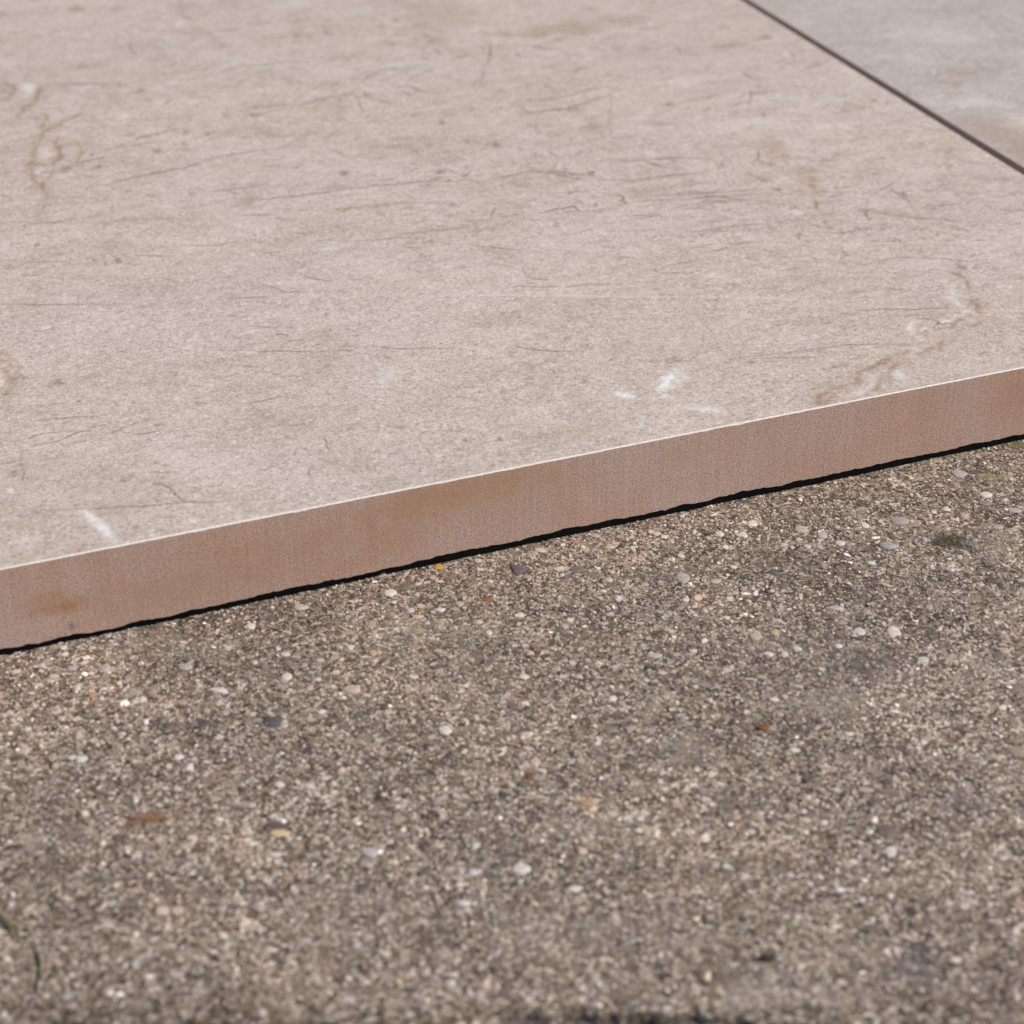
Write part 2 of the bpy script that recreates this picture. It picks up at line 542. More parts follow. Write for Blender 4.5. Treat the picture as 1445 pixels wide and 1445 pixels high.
def grains(name, pts, rad, flat, pal_w, nseg, seed):
    """many low worn grains as one mesh: a rim sunk in the matrix, a shoulder ring and a crown"""
    r = np.random.default_rng(seed)
    n = len(pts)
    k = nseg
    ang = np.linspace(0, 2 * np.pi, k, endpoint=False)[None] + r.uniform(0, 1, (n, 1))
    jit = r.uniform(.72, 1.22, (n, k))
    asp = r.uniform(.5, 1, (n, 1)); rot = r.uniform(0, np.pi, (n, 1))
    ca, sa = np.cos(ang) * jit * rad[:, None], np.sin(ang) * jit * asp * rad[:, None]
    cx = ca * np.cos(rot) - sa * np.sin(rot); cy = ca * np.sin(rot) + sa * np.cos(rot)
    z0 = slab_height(pts[:, 0], pts[:, 1])[:, None]
    hgt = (flat * rad * r.uniform(.5, 1.3, n))[:, None]
    tilt = r.normal(0, .14, (n, 2))
    rim = np.stack([pts[:, :1] + cx, pts[:, 1:] + cy, z0 - rad[:, None] * .35 + cx * 0], -1)
    sh = np.stack([pts[:, :1] + cx * .86, pts[:, 1:] + cy * .86, z0 + hgt * .62 + cx * tilt[:, :1] + cy * tilt[:, 1:]], -1)
    cr = np.stack([pts[:, :1] + cx[:, :1] * .1, pts[:, 1:] + cy[:, :1] * .1, z0 + hgt], -1)
    V = np.concatenate([rim, sh, cr], 1)                        # (n, 2k+1, 3)
    b = (np.arange(n) * (2 * k + 1))[:, None]
    i = np.arange(k)[None]; j = (i + 1) % k
    quads = np.stack([b + i, b + j, b + k + j, b + k + i], -1).reshape(-1, 4)
    tris = np.stack([b + k + i, b + k + j, np.broadcast_to(b + 2 * k, (n, k))], -1).reshape(-1, 3)
    flat_idx = np.concatenate([quads.ravel(), tris.ravel()])
    counts = np.concatenate([np.full(len(quads), 4), np.full(len(tris), 3)])
    me = mesh_np(name, V.reshape(-1, 3), flat_idx, counts, smooth=False)
    ci = r.choice(len(PAL), n, p=pal_w / pal_w.sum())
    c = PAL[ci] * r.uniform(.62, 1.48, (n, 1)) * (1 + r.normal(0, .018, (n, 3)))
    c = weather(pts, c)
    rgba = np.concatenate([np.repeat(c, 2 * k + 1, 0), np.ones((n * (2 * k + 1), 1))], 1)
    color_attr(me, 'grain', rgba)
    return me


STONE_SPOTS = []


def stone(px, py, w, h, col, rise=.16, label=None, seed=0, tri=False, xy=None, rr=None):
    """one larger piece of aggregate, worn flat on top, set in the slab"""
    r = random.Random(seed * 13 + 5)
    if xy is None:
        c = unp(px, py, 0)
        rx = abs(float(unp(px + w / 2, py)[0] - c[0]))
        ry = abs(float(unp(px, py - h / 2)[1] - c[1]))
    else:
        c, (rx, ry) = xy, rr
    STONE_SPOTS.append((float(c[0]), float(c[1]), rx * (.75 if tri else 1), ry * (.75 if tri else 1)))
    k = 3 if tri else 11
    ring = []
    for i in range(k if not tri else 9):
        if tri:
            cor = [(-1, .75), (1.05, .55), (-.15, -1.0)]
            a, b_ = cor[i // 3], cor[(i // 3 + 1) % 3]
            t = (i % 3) / 3 + .08
            q = (a[0] * (1 - t) + b_[0] * t, a[1] * (1 - t) + b_[1] * t)
        else:
            a = 2 * math.pi * i / k + r.uniform(-.16, .16)
            m = r.uniform(.80, 1.14)
            q = (math.cos(a) * m, math.sin(a) * m)
        ring.append((q[0] * rx, q[1] * ry))
    k = len(ring)
    if tri: ring = ring[::-1]
    z0 = float(slab_height(np.array([c[0]]), np.array([c[1]]))[0])
    hh = rise * min(rx, ry)
    tx, ty = r.gauss(0, .05), r.gauss(0, .05)
    V = []
    for (f_, z_) in ((1.0, -.5 * min(rx, ry)), (.97, hh * .15), (.84, hh * .8), (.45, hh)):
        for (qx, qy) in ring:
            V.append((qx * f_, qy * f_, z_ + (qx * tx + qy * ty) * (z_ > 0) + (r.uniform(-.1, .1) * hh if z_ > 0 else 0)))
    V.append((0, 0, hh * 1.02))
    Fc = []
    for L_ in range(3):
        for i in range(k):
            j = (i + 1) % k
            Fc.append((L_ * k + i, L_ * k + j, (L_ + 1) * k + j, (L_ + 1) * k + i))
    for i in range(k): Fc.append((3 * k + i, 3 * k + (i + 1) % k, 4 * k))
    me = bpy.data.meshes.new('stone')
    me.from_pydata(V, [], Fc)
    me.polygons.foreach_set('use_smooth', [True] * len(me.polygons))
    color_attr(me, 'grain', np.tile(np.array([col[0], col[1] * .955, col[2] * .91, 1.0]), (len(V), 1)))
    o = link('stone', me, M_STONE, slab)
    o.location = (float(c[0]), float(c[1]), z0)
    if label: o['label'] = label
    return o


WH, CR, GY, DK, DB, LI = (.58, .55, .51), (.50, .44, .37), (.36, .33, .32), (.085, .078, .08), (.13, .095, .07), (.40, .37, .36)
fixed = [
    (550, 838, 20, 11, WH), (567, 829, 28, 11, (.16, .13, .085)), (620, 800, 17, 8, (.46, .27, .08)), (814, 804, 22, 10, (.16, .14, .13)),
    (838, 811, 32, 6, (.19, .165, .155)), (765, 777, 26, 7, CR), (1061, 740, 16, 9, WH), (1015, 754, 13, 10, WH), (1048, 756, 15, 10, WH),
    (1160, 757, 15, 10, LI), (1221, 743, 12, 8, WH), (1107, 769, 13, 6, CR), (1185, 767, 14, 8, WH), (1392, 697, 20, 9, WH),
    (1395, 719, 32, 6, (.13, .11, .10)), (1336, 718, 12, 8, WH), (1318, 722, 9, 5, WH), (1354, 668, 26, 11, (.37, .32, .33)),
    (1030, 787, 34, 5, (.50, .46, .43)), (1230, 794, 14, 6, WH), (1270, 735, 30, 12, (.33, .29, .27)), (1213, 891, 17, 13, (.52, .49, .47)),
    (1262, 894, 20, 18, (.55, .49, .44)), (1035, 800, 12, 5, WH), (1253, 770, 24, 14, (.34, .31, .31)), (1130, 748, 22, 10, (.44, .36, .27)),
    (383, 1019, 28, 15, DK), (288, 1021, 20, 11, DK), (306, 1019, 11, 6, DK), (22, 1070, 24, 9, (.10, .095, .09)), (371, 1001, 13, 6, DK),
    (116, 1071, 20, 12, WH), (102, 1068, 12, 8, (.55, .52, .50)), (252, 1068, 16, 9, (.60, .60, .60)), (192, 1127, 9, 11, WH),
    (388, 1167, 42, 14, (.115, .08, .07)), (310, 1156, 15, 8, WH), (298, 1185, 15, 9, CR), (389, 1205, 20, 9, (.52, .50, .48)),
    (422, 1182, 10, 7, WH), (436, 1108, 14, 9, (.50, .49, .48)), (268, 1083, 12, 10, (.60, .60, .60)), (310, 974, 22, 7, WH),
    (202, 987, 12, 10, WH), (110, 972, 9, 9, WH), (405, 956, 18, 10, WH), (356, 1009, 14, 12, CR), (40, 1028, 12, 6, WH),
    (628, 1031, 22, 15, (.60, .55, .46)), (506, 1008, 15, 8, (.13, .12, .115)), (633, 1066, 17, 10, DK), (582, 1026, 16, 6, DK),
    (748, 1097, 12, 11, (.17, .075, .03)), (740, 1108, 20, 10, (.15, .12, .105)), (781, 1123, 30, 7, (.13, .12, .12)),
    (813, 1116, 14, 9, (.14, .12, .115)), (829, 1133, 22, 12, (.38, .25, .16)), (751, 1120, 12, 7, CR), (885, 1156, 15, 9, WH),
    (903, 1156, 12, 8, (.52, .5, .47)), (893, 1148, 10, 5, (.5, .48, .44)), (523, 1203, 28, 14, LI), (671, 1194, 13, 10, WH),
    (735, 1226, 28, 16, (.58, .53, .49)), (668, 1230, 16, 11, (.50, .51, .52)), (656, 1274, 24, 9, (.55, .55, .54)),
    (811, 1254, 20, 9, WH), (506, 1315, 18, 8, WH), (594, 1340, 14, 11, DB), (622, 1312, 13, 10, (.12, .10, .07)),
    (576, 1397, 20, 9, DK), (590, 1423, 24, 9, DK), (637, 1387, 13, 9, (.55, .54, .51)), (845, 1387, 11, 9, WH), (508, 1334, 20, 8, (.5, .48, .47)),
    (1121, 1057, 17, 7, WH), (1200, 1036, 17, 5, WH), (1303, 1048, 10, 8, WH), (1003, 987, 9, 7, WH), (1092, 987, 16, 6, WH),
    (1400, 1075, 16, 7, DK), (1258, 1203, 20, 22, (.53,.50,.46)), (1185, 1254, 12, 8, (.66, .68, .72)), (1232, 1296, 10, 6, WH),
    (1370, 1261, 13, 8, WH), (1348, 1354, 14, 9, WH), (1395, 1412, 26, 13, (.11, .085, .075)), (1231, 1133, 14, 10, (.12, .105, .10)),
    (1096, 1228, 20, 10, (.15, .13, .125)), (1103, 1385, 10, 9, (.14, .13, .14)), (1072, 1148, 12, 7, WH), (1025, 1222, 12, 8, (.55, .55, .52)),
    (1310, 1155, 10, 7, WH), (425, 856, 24, 10, (.45, .40, .38)), (354, 883, 15, 9, WH), (344, 903, 9, 7, (.15, .13, .13)),
    (393, 915, 9, 7, WH), (403, 923, 14, 7, WH), (262, 940, 22, 11, (.38, .35, .34)), (148, 943, 16, 12, (.42, .39, .37)),
    (90, 914, 11, 6, WH), (92, 923, 12, 6, WH), (60, 938, 10, 6, (.5, .48, .46)), (43, 931, 10, 6, DB), (102, 943, 17, 7, LI),
    (128, 950, 14, 5, WH), (76, 954, 18, 6, CR), (146, 936, 8, 6, DB), (860, 818, 11, 7, (.5, .46, .42)), (861, 772, 16, 6, CR),
    (926, 753, 15, 7, CR), (948, 763, 9, 8, (.44, .38, .36)), (980, 750, 7, 7, WH), (1140, 772, 12, 7, (.5, .46, .44)),
    (964, 815, 22, 18, (.36, .33, .32)), (797, 884, 12, 8, (.4, .36, .36)), (735, 868, 12, 8, WH), (622, 860, 14, 7, (.60, .58, .58)),
    (580, 862, 12, 8, (.5, .47, .47)), (495, 914, 12, 8, WH), (910, 825, 12, 6, (.4, .35, .3)), (690, 893, 10, 7, WH),
    (925, 925, 24, 8, (.44, .40, .38)), (740, 955, 16, 8, WH), (1010, 820, 18, 7, (.44, .40, .37)), (968, 846, 12, 6, WH),
    (824, 836, 14, 9, (.14, .12, .115)), (1107, 829, 14, 10, (.17, .15, .145)), (1215, 841, 12, 7, (.13, .11, .10)),
    (1112, 902, 15, 10, (.17, .15, .15)), (1409, 925, 18, 10, (.15, .135, .13)), (1180, 857, 24, 8, (.46, .42, .38)),
    (983, 861, 12, 6, (.13, .12, .13)), (1250, 937, 6, 6, (.2, .1, .06)), (1303, 932, 20, 10, (.50, .45, .40)), (1125, 915, 14, 7, (.5, .48, .45)),
    (1085, 923, 14, 7, WH), (1184, 911, 14, 7, WH), (1000, 1150, 12, 8, (.14, .12, .12)), (1050, 968, 8, 6, (.3, .12, .05)),
]
for i, s_ in enumerate(fixed):
    stone(*s_, seed=i)
stone(733, 804, 33, 20, (.115, .10, .10), .14, 'dark wedge-shaped stone near the tile edge', 99, tri=True)
# the rest of the larger stones, scattered
r_ = np.random.default_rng(77)
pp = visible_xy(300 - len(fixed) - 1, 40, r_)
for i, q in enumerate(pp):
    a = float(np.clip(r_.lognormal(math.log(.00105), .28), .0007, .0021))
    c = weather(q[None], PAL[r_.choice(len(PAL), p=PW8 / PW8.sum())][None] * r_.uniform(.85, 1.1))[0]
    stone(0, 0, 0, 0, tuple(c), .14, None, 300 + i, xy=q, rr=(a, a * r_.uniform(.5, .95)))


def clear(pts):
    """drop grains that would sit on one of the larger stones"""
    keep = np.ones(len(pts), bool)
    for cx, cy, rx, ry in STONE_SPOTS:
        keep &= np.hypot((pts[:, 0] - cx) / (rx * .96), (pts[:, 1] - cy) / (ry * .96)) > 1
    return pts[keep]


# sand grains: nobody could count them
p = clear(visible_xy(42000))
fine = link('sand_grain_cover', grains('sand_grain_cover', p, RNG.lognormal(math.log(.00030), .32, len(p)), .50, PW8, 5, 5), M_GRAIN, slab)
tag(fine, kind='stuff')
p = clear(visible_xy(4500))
med = link('small_stone_cover', grains('small_stone_cover', p, np.clip(RNG.lognormal(math.log(.00060), .28, len(p)), .0004, .0013), .26, PW8, 7, 6), M_GRAIN, slab)
tag(med, kind='stuff')


# ------------------------------------------------------------------ tiles
ang1 = math.atan2(EDGE_D[1], EDGE_D[0])
J0, J1 = unp(1052, 0, TOP), unp(1445, 245, TOP)
K0, K1 = unp(1058.5, 0, TOP), unp(1445, 235.5, TOP)


def line_x(p, d, q, g):
    A = np.array([[d[0], -g[0]], [d[1], -g[1]]])
    s = np.linalg.solve(A, np.array(q) - np.array(p))
    return np.array(p) + np.array(d) * s[0]


C1 = line_x(EDGE0[:2], EDGE_D[:2], J1, J0 - J1)       # near right corner of the large tile
C2 = line_x(EDGE0[:2], EDGE_D[:2], K1, K0 - K1)
ang2 = math.atan2(*(-(K0 - K1))[::1]) if False else math.atan2((K0 - K1)[1], (K0 - K1)[0]) - math.pi / 2

CH = 0.00027            # chamfer
THK_SIDE = .60


def tile(origin, ang, x0, x1, label, glaze, marks_fn, gxs, gys, fine_core, bottom_fn):
    root = bpy.data.objects.new('paving_tile', None)
    root.empty_display_size = .05
    COL.objects.link(root)
    root.location = (float(origin[0]), float(origin[1]), 0)
    root.rotation_euler = (0, 0, ang)
    tag(root, label, 'paving tile')
    # printed and glazed top
    X_, Y_ = np.meshgrid(gxs, gys)
    Z_ = np.full(X_.shape, TOP) + 0.00004 * vnoise(X_, Y_, .03, 61)
    for sl in (np.s_[0, :], np.s_[-1, :], np.s_[:, 0], np.s_[:, -1]): Z_[sl] = TOP
    me = grid_mesh('glazed_top', X_, Y_, Z_)
    ca, sa = math.cos(ang), math.sin(ang)
    WX = origin[0] + X_ * ca - Y_ * sa; WY = origin[1] + X_ * sa + Y_ * ca
    color_attr(me, 'marks', marks_fn(WX, WY).reshape(-1, 4))
    link('glazed_top', me, glaze, root)
    # chamfer, one strip right round
    def loop(dx0, dx1, dy0, dy1, z, nx):
        xs = np.linspace(dx0, dx1, nx)
        ys = np.linspace(dy0, dy1, 40)
        P = [(a, dy0) for a in xs[:-1]] + [(dx1, b) for b in ys[:-1]] + [(a, dy1) for a in xs[::-1][:-1]] + [(dx0, b) for b in ys[::-1][:-1]]
        return np.array([(a, b, z) for a, b in P])
    nx = 1800 if fine_core else 80
    xa, xb, ya, yb = gxs[0], gxs[-1], gys[0], gys[-1]
    up = loop(xa, xb, ya, yb, TOP, nx)
    lo = loop(xa - CH, xb + CH, ya - CH, yb + CH, TOP - CH, nx)
    wz = 0.00003 * vnoise(lo[:, 0], lo[:, 1], .004, 62) + 0.00004 * vnoise(lo[:, 0], lo[:, 1], .001, 63)
    nick = np.clip(vnoise(lo[:, 0], lo[:, 1], .0022, 64) - .80, 0, 1) * 0.0010
    lo[:, 2] += wz - nick
    n = len(up)
    V = np.concatenate([lo, up]); i = np.arange(n); j = (i + 1) % n
    q = np.stack([i, j, n + j, n + i], -1)
    link('chamfered_edge', mesh_np('chamfered_edge', V, q.ravel(), np.full(n, 4), smooth=False), M_BEVEL, root)
    # body: cut faces down to a ragged underside
    zrow = np.linspace(1, 0, 26 if fine_core else 5)
    zb = bottom_fn(lo[:, 0], lo[:, 1])
    rows = [np.stack([lo[:, 0], lo[:, 1], zb + (lo[:, 2] - zb) * t], -1) for t in zrow]
    cxm, cym = (xa + xb) / 2, (ya + yb) / 2
    ins = lambda d, z: np.stack([np.clip(lo[:, 0], xa + d, xb - d), np.clip(lo[:, 1], ya + d, yb - d), np.full(n, z)], -1)
    rows += [ins(.0012, .0027), ins(.0045, .0028), ins(.0050, .0026), ins(.2, .0026)]      # worn lip and underside
    m = len(rows)
    V = np.concatenate(rows)
    Q = []
    for r in range(m - 1):
        Q.append(np.stack([r * n + i, (r + 1) * n + i, (r + 1) * n + j, r * n + j], -1))
    Q = np.concatenate(Q)
    idxf = np.concatenate([Q.ravel(), (m - 1) * n + i])
    cnt = np.concatenate([np.full(len(Q), 4), [n]])
    me = mesh_np('tile_body', V, idxf, cnt, smooth=False)
    sm = np.ones(len(cnt), bool)
    me.polygons.foreach_set('use_smooth', sm)
    try: me.set_sharp_from_angle(angle=math.radians(40))
    except Exception: pass
    st = np.zeros((len(V), 4), np.float32)
    if fine_core:
        front = V[:, 1] <= ya - CH + 1e-5
        def blot(px, py, rx, rz, col, al, seed):
            # px along the front edge -> local x
            P = unp(px, 803 - .1972 * px, TOP)
            lx = (P[0] - origin[0]) * ca + (P[1] - origin[1]) * sa
            hpx = 113 - 16 * px / 1445
            lz = TOP - (py - (803 - .1972 * px)) / hpx * .020
            d = np.hypot((V[:, 0] - lx) / rx, (V[:, 2] - lz) / rz) + .35 * vnoise(V[:, 0], V[:, 2], .002, seed) + .2 * vnoise(V[:, 0], V[:, 2], .0008, seed + 1)
            a = np.clip((1.5 - d) * .8, 0, 1) * al * front
            k_ = a > st[:, 3]
            st[k_, :3] = col; st[k_, 3] = a[k_]
        blot(76, 856, .0062, .0020, (.36, .17, .05), .62, 71)
        blot(60, 846, .0045, .0016, (.38, .19, .07), .45, 72)
        blot(87, 886, .0007, .0009, (.17, .17, .14), .7, 73)
        blot(958, 645, .006, .0028, (.42, .27, .13), .30, 74)
        blot(620, 700, .020, .006, (.43, .24, .125), .55, 75)
        blot(700, 690, .014, .006, (.43, .25, .13), .5, 76)
        blot(250, 830, .018, .005, (.43, .26, .15), .40, 77)
        blot(430, 770, .016, .005, (.44, .27, .16), .35, 79)
        blot(540, 760, .008, .006, (.44, .25, .14), .35, 80)
        blot(1440, 560, .006, .006, (.44, .25, .19), .35, 78)
    color_attr(me, 'stain', st)
    link('tile_body', me, M_CORE if fine_core else M_CORE2, root)
    # added black sheet, paints in the shade under the tile, set back a little from the cut face
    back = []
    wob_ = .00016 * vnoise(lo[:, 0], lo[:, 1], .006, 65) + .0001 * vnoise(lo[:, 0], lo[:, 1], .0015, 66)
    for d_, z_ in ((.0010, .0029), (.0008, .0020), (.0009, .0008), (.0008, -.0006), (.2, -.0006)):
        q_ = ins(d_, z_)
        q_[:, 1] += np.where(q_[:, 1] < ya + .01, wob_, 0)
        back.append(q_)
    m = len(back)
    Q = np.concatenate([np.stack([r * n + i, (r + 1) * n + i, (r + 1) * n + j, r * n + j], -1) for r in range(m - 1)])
    me = mesh_np('gap_shade_sheet', np.concatenate(back), np.concatenate([Q.ravel(), (m - 1) * n + i]), np.concatenate([np.full(len(Q), 4), [n]]), smooth=False)
    link('gap_shade_sheet', me, M_GAP_SHADE, root)
    return root


def bottom_large(x, y):
    # measured along the front edge: underside a little higher towards the right
    s = x + .3204                      # metres from the picture's left edge
    b = 0.00215 + np.clip(s / .243, -.3, 1.5) * .00035
    w = 0.00032 * vnoise(x, y, .0105, 81) + 0.00028 * vnoise(x, y, .0050, 82) + 0.00018 * vnoise(x, y, .0022, 83) + .00011 * vnoise(x, y, .0009, 84)
    return b + w


# strokes printed on the large tile, in pixels of the photograph
class Marks:
    def __init__(self, WX, WY, gxs_step=None):
        self.X, self.Y = WX, WY
        self.M = np.zeros(WX.shape + (4,), np.float32)
        self.fx = None

    def _window(self, c0, c1):
        # rotated grid: find the index box through local coordinates
        ca, sa = math.cos(self.ang), math.sin(self.ang)
        cs = np.array([(c0[0], c0[1]), (c1[0], c0[1]), (c0[0], c1[1]), (c1[0], c1[1])]) - self.org
        lx = cs[:, 0] * ca + cs[:, 1] * sa; ly = -cs[:, 0] * sa + cs[:, 1] * ca
        i0, i1 = np.searchsorted(self.gx, [lx.min(), lx.max()])
        j0, j1 = np.searchsorted(self.gy, [ly.min(), ly.max()])
        return slice(j0, j1 + 1), slice(i0, i1 + 1)

    def seg(self, a, b, wa, wb, ch, oa, ob):
        mw = .00025 * (a[1] / .40) ** 2            # no thinner than the print shows at this distance
        dd = np.abs(b - a)
        mw *= float((dd[0] + .4 * dd[1]) / max(np.hypot(*dd), 1e-9))
        wa, wb = max(wa, mw), max(wb, mw)
        w_ = max(wa, wb) * 2.4
        lo = np.minimum(a, b) - w_; hi = np.maximum(a, b) + w_
        sl = self._window(lo, hi)
        x, y = self.X[sl], self.Y[sl]
        if x.size == 0: return
        d = b - a; L2 = max(d @ d, 1e-12)
        t = np.clip(((x - a[0]) * d[0] + (y - a[1]) * d[1]) / L2, 0, 1)
        dist = np.hypot(x - a[0] - t * d[0], y - a[1] - t * d[1])
        ww = wa + (wb - wa) * t; oo = oa + (ob - oa) * t
        v = np.exp(-(dist / ww) ** 2) * oo
        self.M[sl + (ch,)] = np.maximum(self.M[sl + (ch,)], v)

    def stroke(self, pts, width=.00022, ch=0, op=.5, wig=.0006, rng=None, taper=True, rag=0.0):
        P = unp(np.array([p[0] for p in pts], float), np.array([p[1] for p in pts], float), TOP)
        Q = [P[0]]
        for a, b in zip(P[:-1], P[1:]):
            n = max(2, int(np.linalg.norm(b - a) / (.0006 if rag else .0016)))
            for t in np.linspace(0, 1, n + 1)[1:]: Q.append(a + (b - a) * t)
        Q = np.array(Q)
        sd_ = rng.uniform(0, 9)
        n = len(Q); tt = np.linspace(0, 1, n)
        Q = Q + np.stack([wig * vnoise(Q[:, 0] + sd_, Q[:, 1], .004, 91), wig * vnoise(Q[:, 0] + sd_, Q[:, 1], .003, 92)], -1)
        Q += np.stack([.4 * wig * vnoise(Q[:, 0] + sd_, Q[:, 1], .0012, 93), .5 * wig * vnoise(Q[:, 0] + sd_, Q[:, 1], .0012, 94)], -1)
        wv = np.ones(n)
        if rag:
            nz = np.random.default_rng(int(abs(Q[0, 0]) * 1e6) % 9973)
            Q = Q + nz.normal(0, rag, Q.shape) * np.array([1.0, 1.3])
            wv = np.clip(1 + .7 * vnoise(Q[:, 0] + 3, Q[:, 1], .0017, 98) + nz.normal(0, .25, n), .25, 2)
        env = np.sin(np.pi * np.clip(tt * .96 + .02, 0, 1)) ** .5 if taper else np.ones(n)
        pres = np.clip(.95 + .55 * vnoise(Q[:, 0] + sd_, Q[:, 1], .005, 95), .1, 1.2)
        o = op * env * pres
        if rag: o = o * np.clip(.95 + .75 * vnoise(Q[:, 0] - 2, Q[:, 1], .0026, 99), .1, 1.2)
        for k in range(n - 1): self.seg(Q[k], Q[k + 1], width * (.6 + .5 * env[k]) * wv[k], width * (.6 + .5 * env[k + 1]) * wv[k + 1], ch, o[k], o[k + 1])

    def blob(self, px, py, w, h, ch, op, rag=.5, ang=0.0):
        c = unp(px, py, TOP)
        rx = abs(unp(px + w / 2, py, TOP)[0] - c[0]); ry = abs(unp(px, py - h / 2, TOP)[1] - c[1])
        R = max(rx, ry) * 2.4
        sl = self._window(c - R, c + R)
        x, y = self.X[sl] - c[0], self.Y[sl] - c[1]
        if x.size == 0: return
        # shear so that the blob leans on screen by `ang` (rise over run, down positive)
        yy = y + x * ang * (ry / rx) * (w / h)
        d = np.hypot(x / rx, yy / ry) + rag * vnoise(self.X[sl], self.Y[sl], max(min(rx, ry) * .7, .0009), 96) + .25 * vnoise(self.X[sl], self.Y[sl], .0011, 97)
        v = np.clip((1.4 - d) * .9, 0, 1) * min(1, op * 1.35)
        self.M[sl + (ch,)] = np.maximum(self.M[sl + (ch,)], v)


